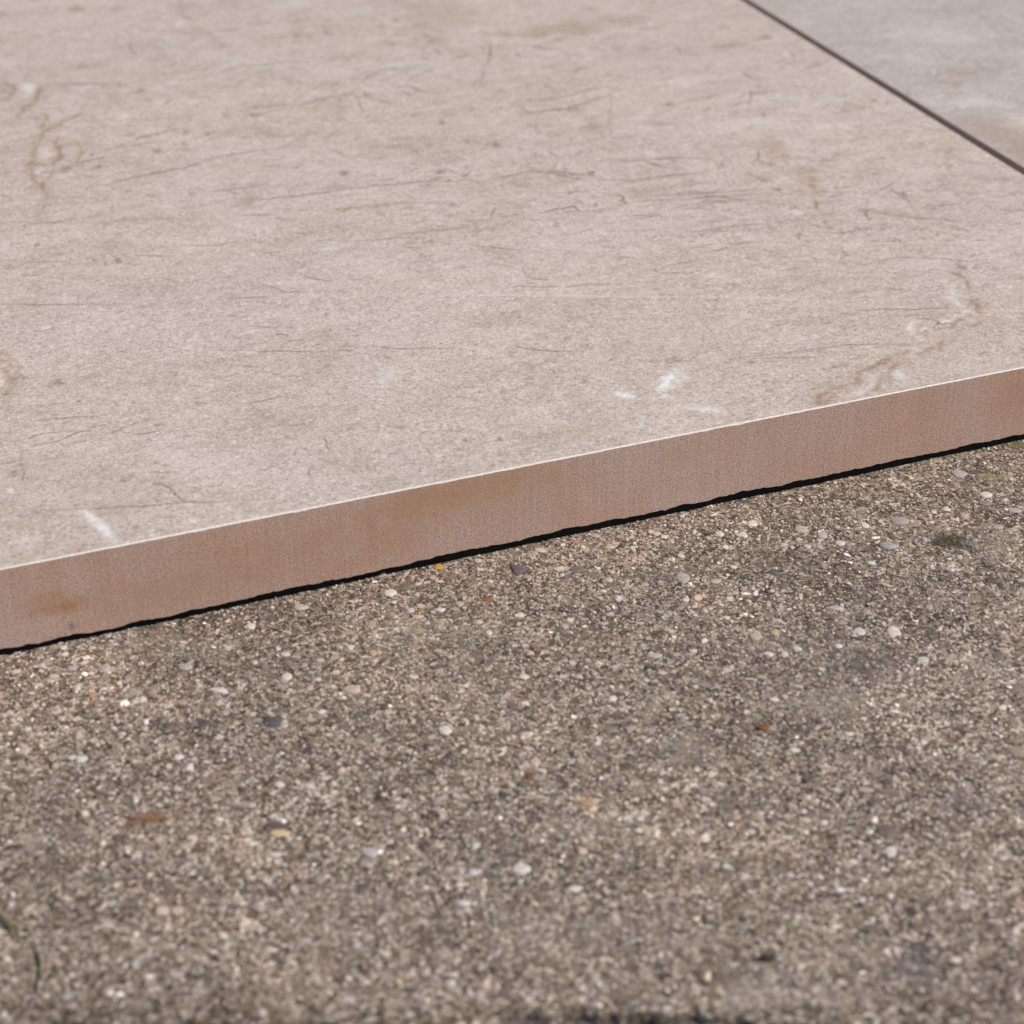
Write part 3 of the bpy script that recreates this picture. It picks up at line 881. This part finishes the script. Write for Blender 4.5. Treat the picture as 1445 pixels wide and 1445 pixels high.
CRACKS = [
    [(0, 200), (25, 199), (48, 194)], [(133, 217), (165, 207), (200, 193), (262, 181)], [(150, 212), (200, 203), (242, 199)],
    [(122, 266), (180, 253), (230, 243), (262, 237), (290, 226), (330, 217), (390, 210), (437, 193)], [(145, 312), (190, 310), (242, 306)],
    [(40, 316), (80, 313), (108, 309)], [(260, 347), (315, 345), (340, 341), (368, 336)], [(190, 361), (233, 361)], [(30, 371), (60, 369), (95, 368)],
    [(0, 429), (60, 430), (110, 429), (170, 431)], [(350, 284), (420, 276), (500, 266)], [(340, 304), (390, 302)], [(472, 268), (530, 262), (590, 257), (634, 255)],
    [(472, 296), (520, 291), (560, 287), (630, 285)], [(680, 256), (720, 248), (750, 242), (800, 243), (840, 250), (870, 257)],
    [(870, 258), (900, 255), (960, 246)], [(760, 244), (812, 249)], [(742, 231), (770, 230)], [(838, 228), (880, 225), (910, 221)], [(912, 227), (940, 236)],
    [(650, 312), (695, 309)], [(665, 327), (705, 320)], [(743, 305), (780, 297), (810, 291), (817, 297), (795, 300)], [(700, 307), (745, 300)],
    [(880, 311), (940, 303)], [(880, 305), (935, 302)], [(795, 333), (842, 323)], [(660, 345), (700, 350), (735, 353)], [(734, 374), (742, 392)], [(742, 392), (780, 394)],
    [(720, 405), (790, 404)], [(800, 404), (865, 400)], [(325, 421), (360, 419), (400, 418)], [(370, 400), (405, 413), (430, 412)], [(430, 390), (472, 398)],
    [(350, 459), (393, 463)], [(385, 473), (408, 472)], [(520, 487), (560, 492), (640, 492)], [(480, 494), (505, 496)], [(720, 488), (760, 495), (810, 495)],
    [(310, 494), (370, 496), (440, 496), (500, 495)], [(312, 516), (375, 517)], [(650, 545), (678, 545)], [(650, 539), (670, 536)], [(230, 500), (248, 502)],
    [(335, 570), (370, 566), (400, 558)], [(275, 568), (296, 572)], [(0, 619), (20, 622), (40, 618), (60, 611), (100, 609)],
    [(40, 631), (80, 623), (110, 610), (160, 596)], [(40, 596), (80, 591), (140, 586)], [(183, 616), (225, 607)], [(155, 610), (195, 597)],
    [(103, 625), (135, 618)], [(0, 655), (30, 649)], [(33, 635), (32, 650)], [(32, 662), (32, 680)], [(18, 700), (20, 722)],
    [(20, 722), (70, 720), (105, 719), (170, 716), (230, 711), (300, 708), (400, 704)], [(222, 678), (240, 692), (258, 707)], [(215, 668), (250, 666)],
    [(455, 615), (470, 640)], [(400, 650), (415, 672)], [(437, 657), (440, 676)], [(595, 625), (610, 645)], [(623, 640), (624, 652)],
    [(1020, 508), (1060, 503), (1120, 496), (1190, 497), (1205, 500)], [(1030, 506), (1100, 505), (1170, 503)], [(1175, 500), (1210, 500)],
    [(1110, 498), (1140, 494), (1200, 487), (1285, 485)], [(1330, 480), (1345, 481), (1365, 487)], [(1375, 466), (1392, 471), (1393, 478)],
    [(1105, 570), (1128, 558)], [(1020, 400), (1050, 402)], [(950, 270), (1000, 271), (1080, 268)], [(1083, 265), (1102, 268)], [(990, 275), (1060, 284)], [(990, 283), (1040, 284)],
    [(960, 328), (1010, 323), (1060, 317), (1110, 313)], [(985, 298), (1020, 305), (1055, 312)], [(1105, 310), (1140, 312)], [(1138, 326), (1180, 329), (1243, 321)],
    [(1225, 277), (1245, 267), (1265, 256)], [(1210, 293), (1230, 297), (1260, 304), (1310, 309), (1370, 314)], [(1250, 264), (1290, 290)],
    [(1270, 272), (1285, 286)], [(1020, 345), (1070, 341)], [(1000, 355), (1030, 350)], [(1240, 368), (1270, 362), (1330, 366), (1375, 368)],
    [(1395, 383), (1430, 376)], [(1365, 363), (1375, 358)], [(1250, 384), (1275, 386)], [(1255, 409), (1295, 410)], [(1195, 413), (1225, 411)], [(1185, 426), (1215, 427)],
    [(1200, 437), (1300, 436), (1360, 435)], [(1095, 382), (1130, 378)], [(970, 350), (1000, 348)], [(945, 283), (1000, 278), (1060, 276)],
    [(690, 58), (692, 75), (690, 90)], [(684, 97), (678, 120)], [(472, 140), (498, 131), (507, 145), (515, 162)], [(498, 132), (530, 142), (560, 146)],
    [(575, 117), (583, 108), (615, 97)], [(575, 120), (605, 133)], [(725, 144), (790, 138), (850, 122), (875, 124)], [(725, 146), (745, 159), (800, 154), (850, 138)],
    [(862, 128), (862, 150), (858, 178)], [(740, 62), (780, 72)], [(620, 168), (640, 160)], [(500, 106), (560, 96), (610, 93)],
    [(655, 196), (662, 202)], [(630, 240), (658, 248)], [(595, 256), (640, 255)], [(862, 230), (905, 226), (950, 222), (1000, 224)], [(862, 254), (940, 248), (1000, 243)],
    [(905, 226), (937, 236), (965, 237)], [(940, 224), (960, 228)], [(790, 272), (830, 270)], [(895, 278), (950, 275), (1020, 271)], [(890, 284), (960, 280)],
    [(1045, 100), (1058, 108), (1072, 115)], [(1055, 132), (1100, 128)], [(960, 145), (1000, 138), (1012, 133)], [(1060, 128), (1058, 148)],
    [(820, 300), (860, 294)], [(690, 310), (700, 290)], [(930, 386), (975, 384)], [(870, 363), (895, 363)], [(970, 392), (990, 387)], [(918, 379), (932, 388)],
    [(560, 330), (620, 325), (665, 320)], [(486, 342), (540, 338), (600, 335)], [(300, 270), (370, 262)], [(100, 232), (150, 222)], [(315, 168), (370, 160), (402, 154)],
    [(370, 186), (400, 193), (440, 197)], [(0, 245), (25, 242)], [(0, 258), (30, 254)], [(350, 150), (420, 148), (500, 130)], [(330, 95), (400, 88), (440, 86)],
    [(180, 60), (190, 78)], [(255, 20), (275, 30)], [(60, 118), (130, 118), (180, 120)], [(290, 48), (340, 40)], [(1070, 208), (1072, 222), (1060, 232)],
]
TANS = [   # (points, width, opacity)
    ([(0, 116), (15, 119), (24, 129), (20, 137), (0, 141)], .0009, .5), ([(58, 118), (55, 132), (46, 145), (30, 160), (22, 170)], .0010, .5),
    ([(112, 160), (90, 172), (65, 184), (58, 195)], .0009, .5), ([(62, 160), (64, 175), (60, 190)], .0010, .4), ([(53, 198), (49, 215), (45, 230), (38, 240), (52, 255), (60, 266), (67, 279)], .0010, .55),
    ([(70, 192), (84, 196), (80, 220), (80, 238), (70, 250), (60, 262)], .0010, .5), ([(38, 240), (52, 233), (78, 232)], .0006, .4),
    ([(95, 205), (114, 200), (114, 220), (108, 234)], .0006, .25), ([(60, 290), (55, 300)], .0007, .4), ([(122, 265), (180, 252), (245, 240)], .0006, .3),
    ([(115, 315), (190, 312), (250, 307)], .0005, .3), ([(0, 312), (60, 315), (110, 312)], .0005, .2),
    ([(0, 505), (6, 520), (7, 532), (18, 538), (12, 548), (0, 554)], .0011, .6), ([(0, 494), (14, 503), (16, 518), (27, 528), (30, 538), (18, 552), (0, 560)], .0004, .45),
    ([(1355, 384), (1362, 396), (1367, 408), (1375, 425), (1378, 435), (1362, 448), (1345, 456), (1320, 465), (1295, 473)], .0010, .42),
    ([(1340, 383), (1358, 390)], .0010, .30), ([(1320, 493), (1332, 484)], .0008, .40),
    ([(1210, 530), (1235, 516), (1262, 503), (1300, 497), (1320, 488)], .0012, .42), ([(1150, 569), (1160, 556), (1180, 548), (1208, 542), (1208, 530)], .0011, .45),
    ([(1215, 560), (1240, 545), (1255, 527), (1270, 510)], .0009, .45), ([(1165, 566), (1175, 554), (1205, 545)], .0006, .35),
    ([(1005, 66), (1040, 63), (1070, 54), (1085, 51)], .0016, .42), ([(520, 62), (560, 60), (600, 55)], .0014, .2),
    ([(1180, 160), (1215, 150), (1235, 142)], .0016, .28), ([(550, 40), (600, 38), (640, 48)], .0014, .25), ([(540, 60), (600, 66), (620, 55)], .0014, .25),
    ([(300, 195), (360, 180), (400, 190)], .0005, .2), ([(470, 298), (520, 293), (570, 285)], .0007, .3), ([(870, 270), (910, 274), (930, 265)], .0009, .22),
    ([(1140, 240), (1150, 270), (1155, 300), (1165, 320)], .0013, .28), ([(1115, 245), (1130, 240), (1155, 242)], .0008, .28),
    ([(1115, 295), (1125, 312), (1140, 312)], .0006, .3), ([(810, 150), (840, 178), (790, 190), (770, 192)], .0008, .22), ([(1215, 295), (1250, 300), (1280, 303)], .0010, .26),
]
PALE = [([(1350, 395), (1346, 415), (1352, 430), (1368, 440), (1340, 452), (1300, 468), (1285, 472)], .0016, .45),
        ([(1290, 450), (1288, 470), (1300, 480)], .0016, .4), ([(1310, 490), (1290, 500)], .0015, .4), ([(1190, 562), (1225, 548), (1240, 530), (1255, 522)], .0016, .45),
        ([(240, 408), (330, 401), (472, 396)], .0006, .26), 
        ([(1380, 438), (1445, 440)], .0007, .25), ([(1290, 342), (1380, 342), (1445, 345)], .0010, .22), ([(0, 545), (2, 530)], .002, .5),
        ([(180, 150), (260, 140), (330, 140)], .002, .2), ([(40, 118), (40, 135)], .003, .4), ([(68, 170), (82, 163)], .003, .35), ([(65, 205), (62, 225)], .0035, .4),
        ([(60, 240), (58, 250)], .002, .35), ([(270, 105), (340, 90), (400, 84)], .0009, .25)]
WHITES = [([(865, 554), (882, 558), (898, 561)], .0012, .75), ([(958, 573), (985, 577), (1028, 581)], .0012, .75),
          ([(107, 719), (118, 722), (135, 738), (150, 752), (166, 768)], .0011, .75), ([(140, 742), (158, 758)], .0016, .3),
          ([(443, 355), (460, 352), (486, 349)], .0012, .32)]


def large_marks(WX, WY):
    mk = Marks(WX, WY)
    mk.gx, mk.gy, mk.ang, mk.org = GX1, GY1, ang1, np.array(C1)
    rg = np.random.default_rng(5)
    for c in CRACKS:
        far = 1 if c[0][1] > 250 else 1.5
        mk.stroke(c, .00021 * far, 0, rg.uniform(.7, 1.0), .0005, rg)
    for pts, wd, op in TANS: mk.stroke(pts, wd * .55, 1, min(1.0, op * 2.6), .0012, rg, taper=False, rag=.00022)
    for pts, wd, op in TANS: mk.stroke(pts, wd * 1.9, 1, op * .55, .0014, rg, taper=False, rag=.0005)
    for pts, wd, op in TANS[:7] + TANS[12:20]: mk.stroke(pts, .00022, 0, .42, .0018, rg, rag=.0003)
    for pts, wd, op in PALE: mk.stroke(pts, wd * .55, 3, min(1, op * 1.5), .0010, rg, rag=.0003)
    for pts, op in (([(430, 421), (560, 418), (700, 416), (860, 418), (1000, 419), (1130, 423), (1300, 431)], .42), ([(320, 400), (470, 397), (640, 394)], .28),
                    ([(60, 398), (200, 400), (340, 401)], .22), ([(1130, 343), (1300, 343), (1445, 346)], .28), ([(1290, 436), (1445, 441)], .25)):
        mk.stroke(pts, .0004, 3, op, .00012, rg)
    for pts, wd, op in WHITES: mk.stroke(pts, wd, 2, op, .0004, rg)
    # scuffs and blots
    mk.blob(941, 540, 22, 24, 2, .62, .8, -.5); mk.blob(955, 532, 36, 26, 2, .22, .6); mk.blob(905, 592, 24, 18, 2, .20, .6)
    mk.blob(545, 530, 40, 22, 2, .15, .9); mk.blob(1270, 531, 16, 22, 2, .25, .6); mk.blob(700, 470, 40, 14, 2, .10, .7)
    mk.blob(14, 692, 10, 8, 2, .45, .3); mk.blob(273, 735, 8, 6, 2, .35, .3); mk.blob(35, 762, 30, 14, 2, .20, .6); mk.blob(1125, 299, 30, 14, 3, .4, .25)
    mk.blob(350, 283, 28, 14, 1, .50, .6); mk.blob(345, 290, 50, 10, 1, .25, .6); mk.blob(108, 12, 26, 9, 1, .55, .4); mk.blob(90, 197, 28, 12, 1, .30, .6)
    mk.blob(800, 42, 190, 22, 1, .42, .7, -.12); mk.blob(720, 50, 110, 10, 1, .28, .6); mk.blob(90, 96, 180, 18, 1, .25, .7, -.1); mk.blob(620, 30, 120, 60, 1, .22, .9)
    mk.blob(1090, 215, 30, 40, 1, .38, .8); mk.blob(1200, 153, 70, 16, 1, .25, .7, -.3); mk.blob(520, 40, 130, 12, 1, .18, .6); mk.blob(170, 105, 300, 22, 1, .16, .8)
    mk.blob(275, 46, 60, 14, 1, .32, .8); mk.blob(100, 10, 60, 6, 1, .2, .6); mk.blob(1150, 265, 30, 60, 1, .22, .9); mk.blob(930, 265, 60, 16, 1, .18, .8)
    mk.blob(845, 182, 60, 22, 1, .22, .7); mk.blob(590, 215, 60, 30, 1, .20, .8); mk.blob(685, 200, 60, 16, 1, .20, .8); mk.blob(30, 670, 60, 50, 1, .12, .8)
    mk.blob(160, 690, 220, 60, 1, .12, .9); mk.blob(420, 560, 320, 60, 1, .07, .9); mk.blob(40, 580, 90, 16, 1, .14, .9); mk.blob(1240, 470, 90, 40, 1, .0, .9)
    for (x, y, s_) in [(93, 237, 9), (138, 236, 10), (130, 219, 6), (262, 186, 6), (345, 194, 6), (222, 213, 9), (198, 128, 9), (148, 372, 7), (168, 368, 10), (52, 346, 5),
                       (1035 - 60, 262, 5), (833, 245, 10), (784, 233, 6), (805, 272, 7), (667, 154, 6), (625, 172, 10), (622, 242, 7), (656, 247, 8), (633, 255, 7), (605, 261, 6), (700, 204, 8),
                       (955, 508, 8), (1357, 376, 12), (1098, 268, 8), (1162, 226, 6), (1080, 254, 9), (1275, 275, 9), (110, 566, 5), (20, 669, 10), (260, 705, 6), (120, 744, 5), (1058, 511, 8),
                       (1078, 538, 6), (1088, 552, 7), (945, 147, 8), (958, 70, 8), (535, 85, 4), (486, 245, 9), (705, 620, 6), (725, 498, 5), (990, 330, 6), (222, 600, 7), (80, 540, 12)]:
        mk.blob(x, y, s_ * 1.3, s_ * .75, 0, .55, .7)
    # uncounted small fissures of the print: denser to the right and to the left of the middle
    n = 0
    while n < 1300:
        x = rg.uniform(-60, 1560); y = rg.uniform(-40, 790)
        if y > 803 - .1972 * x + 6: continue
        dens = .34 + .75 * math.exp(-((x - 1230) / 260) ** 2 - ((y - 310) / 110) ** 2) + .35 * math.exp(-((x - 780) / 330) ** 2 - ((y - 250) / 70) ** 2) \
            + .25 * math.exp(-((x - 350) / 160) ** 2 - ((y - 190) / 60) ** 2)
        if y > 430: dens *= .8
        if rg.uniform() > dens: continue
        n += 1
        L = float(np.clip(rg.lognormal(math.log(15), .55), 5, 60))
        a = rg.normal(-.07, .13) if rg.uniform() < .9 else rg.uniform(-1.0, 1.0)
        if abs(a) > .4: L *= .5
        c = [(x, y), (x + L * .5, y + L * .5 * a + rg.normal(0, 1.2)), (x + L, y + L * a + rg.normal(0, 1.0))]
        mk.stroke(c, .00018 if y > 250 else .0003, 0, rg.uniform(.2, .72), .0006, rg)
    for _ in range(260):
        x = rg.uniform(0, 1445); y = rg.uniform(0, 770)
        if y > 800 - .1972 * x: continue
        s_ = rg.uniform(3, 9)
        mk.blob(x, y, s_ * 1.5, s_ * .8, 3 if rg.uniform() < .5 else 0, rg.uniform(.15, .38), .6)
    # faint brown net of veins, upper left and right of the middle
    for (cx, cy, sx, sy, cnt) in [(110, 190, 110, 80, 60), (1170, 290, 150, 80, 90), (620, 60, 260, 40, 60), (740, 230, 200, 60, 60), (380, 150, 160, 60, 60), (1320, 470, 60, 40, 14)]:
        for _ in range(cnt):
            x = rg.normal(cx, sx * .6); y = rg.normal(cy, sy * .6)
            L = rg.uniform(8, 30); a = rg.normal(0, .8)
            c = [(x, y), (x + L * .35, y + L * .3 * math.sin(a * 2)), (x + L * math.cos(a), y + L * .7 * math.sin(a))]
            mk.stroke(c, .0003, rg.choice([0, 1, 1]), rg.uniform(.3, .8), .0016, rg, rag=.0003)
    for _ in range(140):
        x = rg.uniform(0, 1445); y = rg.uniform(0, 420)
        mk.blob(x, y, rg.uniform(8, 36), rg.uniform(4, 12), rg.choice([0, 1, 3, 3]), rg.uniform(.10, .28), .9)
    for _ in range(110):
        x = rg.uniform(0, 1445); y = rg.uniform(0, 700)
        mk.blob(x, y, rg.uniform(30, 150), rg.uniform(8, 30), rg.choice([1, 3]), rg.uniform(.05, .15), .9)
    return np.clip(mk.M, 0, 1)


GX1 = graded([(-.600, .008), (-.48, .0018), (-.36, .0006), (-.325, .00044), (-.07, .00044), (-.02, .0006), (0, .001)]) - CH
GX1[0] = -.600 + CH
GY1 = graded([(0.0, .00036), (.09, .00042), (.20, .00062), (.36, .0011), (.45, .004), (.6, .012)]) + CH
GY1[-1] = .600 - CH
GX1 = np.unique(GX1); GY1 = np.unique(GY1)
tile(C1, ang1, -.6, 0, 'large beige marble-look porcelain tile with brown cut edge facing the camera', M_GLAZE, large_marks, GX1, GY1, True, bottom_large)


def second_marks(WX, WY):
    mk = Marks(WX, WY)
    mk.gx, mk.gy, mk.ang, mk.org = GX2, GY2, ang2, np.array(C2)
    rg = np.random.default_rng(15)
    mk.stroke([(1370, 10), (1385, 22), (1402, 31), (1420, 40), (1438, 52)], .0009, 0, .30, .0012, rg)
    mk.stroke([(1402, 31), (1406, 42), (1414, 52)], .0008, 0, .26, .0012, rg)
    mk.stroke([(1330, 14), (1350, 20)], .0008, 0, .2, .001, rg)
    mk.stroke([(1405, 15), (1445, 30), (1460, 40)], .0012, 3, .3, .001, rg)
    mk.blob(1420, 192, 130, 46, 1, .42, .4, .35); mk.blob(1445, 215, 70, 56, 1, .5, .4); mk.blob(1345, 117, 30, 16, 1, .35, .7); mk.blob(1365, 100, 60, 20, 1, .22, .7)
    mk.blob(1400, 88, 60, 10, 1, .25, .7); mk.blob(1317, 101, 5, 5, 3, .9, .2); mk.blob(1370, 145, 120, 16, 3, .25, .8); mk.blob(1440, 170, 60, 18, 3, .2, .8)
    mk.blob(1270, 85, 80, 20, 3, .16, .8); mk.blob(1230, 60, 120, 18, 1, .12, .8); mk.blob(1300, 50, 160, 20, 3, .14, .8)
    for _ in range(90):
        x = rg.uniform(1080, 1600); y = rg.uniform(-20, 330)
        L = rg.uniform(10, 60)
        mk.stroke([(x, y), (x + L * .5, y - L * .05), (x + L, y - L * rg.uniform(-.1, .2))], .0005, 0, rg.uniform(.05, .14), .001, rg)
    return np.clip(mk.M, 0, 1)


GX2 = np.unique(graded([(0, .0012), (.2, .0018), (.3, .01), (.6, .02)]) + CH); GX2[-1] = .6 - CH
GY2 = np.unique(graded([(0, .003), (.08, .0016), (.36, .002), (.45, .01), (.6, .02)]) + CH); GY2[-1] = .6 - CH
tile(C2, ang2, 0, .6, 'greyer smooth porcelain tile beyond the dark joint, at the far right', M_GLAZE2, second_marks, GX2, GY2, False,
     lambda x, y: .0026 + .0003 * vnoise(x, y, .01, 85))


# ------------------------------------------------------------------ small loose things on the slab
def ribbon(name, pts, widths, mat, label, cat, twist=0.0, keel=.0002):
    """a thin blade with a keel and real thickness along a curve of 3-D points"""
    V, Fc = [], []
    n = len(pts)
    for i, (p_, w_) in enumerate(zip(pts, widths)):
        a = pts[max(i - 1, 0)]; b = pts[min(i + 1, n - 1)]
        d = (Vector(b) - Vector(a)).normalized()
        side = d.cross(Vector((0, 0, 1)))
        side = side.normalized() if side.length > 1e-6 else Vector((1, 0, 0))
        side = Matrix.Rotation(twist * i / n, 3, d) @ side
        up = side.cross(d).normalized()
        c = Vector(p_)
        V += [tuple(c - side * w_ / 2 + up * keel), tuple(c - up * keel * .6), tuple(c + side * w_ / 2 + up * keel), tuple(c + up * keel * .5)]
    for i in range(n - 1):
        for k in range(4):
            a, b = i * 4 + k, i * 4 + (k + 1) % 4
            Fc.append((a, a + 4, b + 4, b))
    Fc += [(0, 1, 2, 3), tuple((n - 1) * 4 + k for k in (3, 2, 1, 0))]
    c0 = Vector(pts[n // 2]); c0.z = 0
    V = [tuple(Vector(v) - c0) for v in V]
    me = bpy.data.meshes.new(name); me.from_pydata(V, [], Fc)
    me.polygons.foreach_set('use_smooth', [True] * len(me.polygons))
    o = link(name, me, mat)
    o.location = c0
    tag(o, label, cat)
    return o


def at(px, py, z): q = unp(px, py, z); return (float(q[0]), float(q[1]), z)


bl = [(-26, 1272, .0005), (-8, 1287, .0007), (8, 1300, .0009), (22, 1315, .0010), (34, 1327, .0010), (45, 1334, .0009), (53, 1343, .0008), (57, 1360, .0008), (56, 1380, .0007), (51, 1400, .0004)]
ribbon('grass_blade', [at(*b) for b in bl], [.0003, .0007, .0008, .0006, .0004, .0002, .0004, .0008, .0007, .0002], M_BLADE,
       'thin bent green grass blade lying on the concrete at the lower left corner', 'grass blade', 1.0)


def crumb(name, px, py, w, h, mat, label, cat, lift=.0003, curl=.3, seed=1):
    """a small curled scrap: a domed, uneven flake with thickness"""
    r = random.Random(seed)
    c = unp(px, py, lift)
    rx = abs(float(unp(px + w / 2, py)[0] - c[0])); ry = abs(float(unp(px, py - h / 2)[1] - c[1]))
    V, Fc = [], []
    k = 12
    rad = [r.uniform(.8, 1.15) * (1.25 if i in (0, 6) else 1) for i in range(k)]
    for side in (0, 1):
        for f_ in (1.0, .6):
            for i in range(k):
                a = 2 * math.pi * i / k
                x, y = math.cos(a) * rad[i] * rx * f_, math.sin(a) * rad[i] * ry * f_
                z = curl * min(rx, ry) * (1 - f_) + lift * .2 + curl * abs(x) * .3 + (0.00012 if side else 0)
                V.append((x, y, z))
        V.append((0, 0, curl * min(rx, ry) * .6 + (0.00012 if side else 0) + lift * .2))
    m = 2 * k + 1
    for side in (0, 1):
        o_ = side * m
        for i in range(k):
            j = (i + 1) % k
            q = (o_ + i, o_ + j, o_ + k + j, o_ + k + i); t = (o_ + k + i, o_ + k + j, o_ + 2 * k)
            Fc += [q, t] if side else [q[::-1], t[::-1]]
    for i in range(k):
        j = (i + 1) % k
        Fc.append((i, j, m + j, m + i))
    me = bpy.data.meshes.new(name); me.from_pydata(V, [], Fc)
    me.polygons.foreach_set('use_smooth', [True] * len(me.polygons))
    o = link(name, me, mat)
    o.location = (float(c[0]), float(c[1]), float(slab_height(np.array([c[0]]), np.array([c[1]]))[0]) + .00015)
    tag(o, label, cat)


crumb('seed_husk', 1077, 1026, 16, 6, M_HUSK, 'small reddish brown seed husk lying on the concrete right of the middle', 'seed husk', seed=3)
crumb('leaf_scrap', 1085, 1350, 18, 6, M_DARKLEAF, 'tiny withered near-black leaf scrap close to the bottom edge', 'leaf scrap', lift=.0006, curl=.6, seed=4)
crumb('leaf_scrap', 1113, 1306, 7, 8, M_GREENBIT, 'tiny yellow green leaf scrap above the withered dark one', 'leaf scrap', seed=5)
tris = sum(len(o.data.loops) - 2 * len(o.data.polygons) for o in bpy.data.objects if o.type == 'MESH')
print('TRIS', tris)
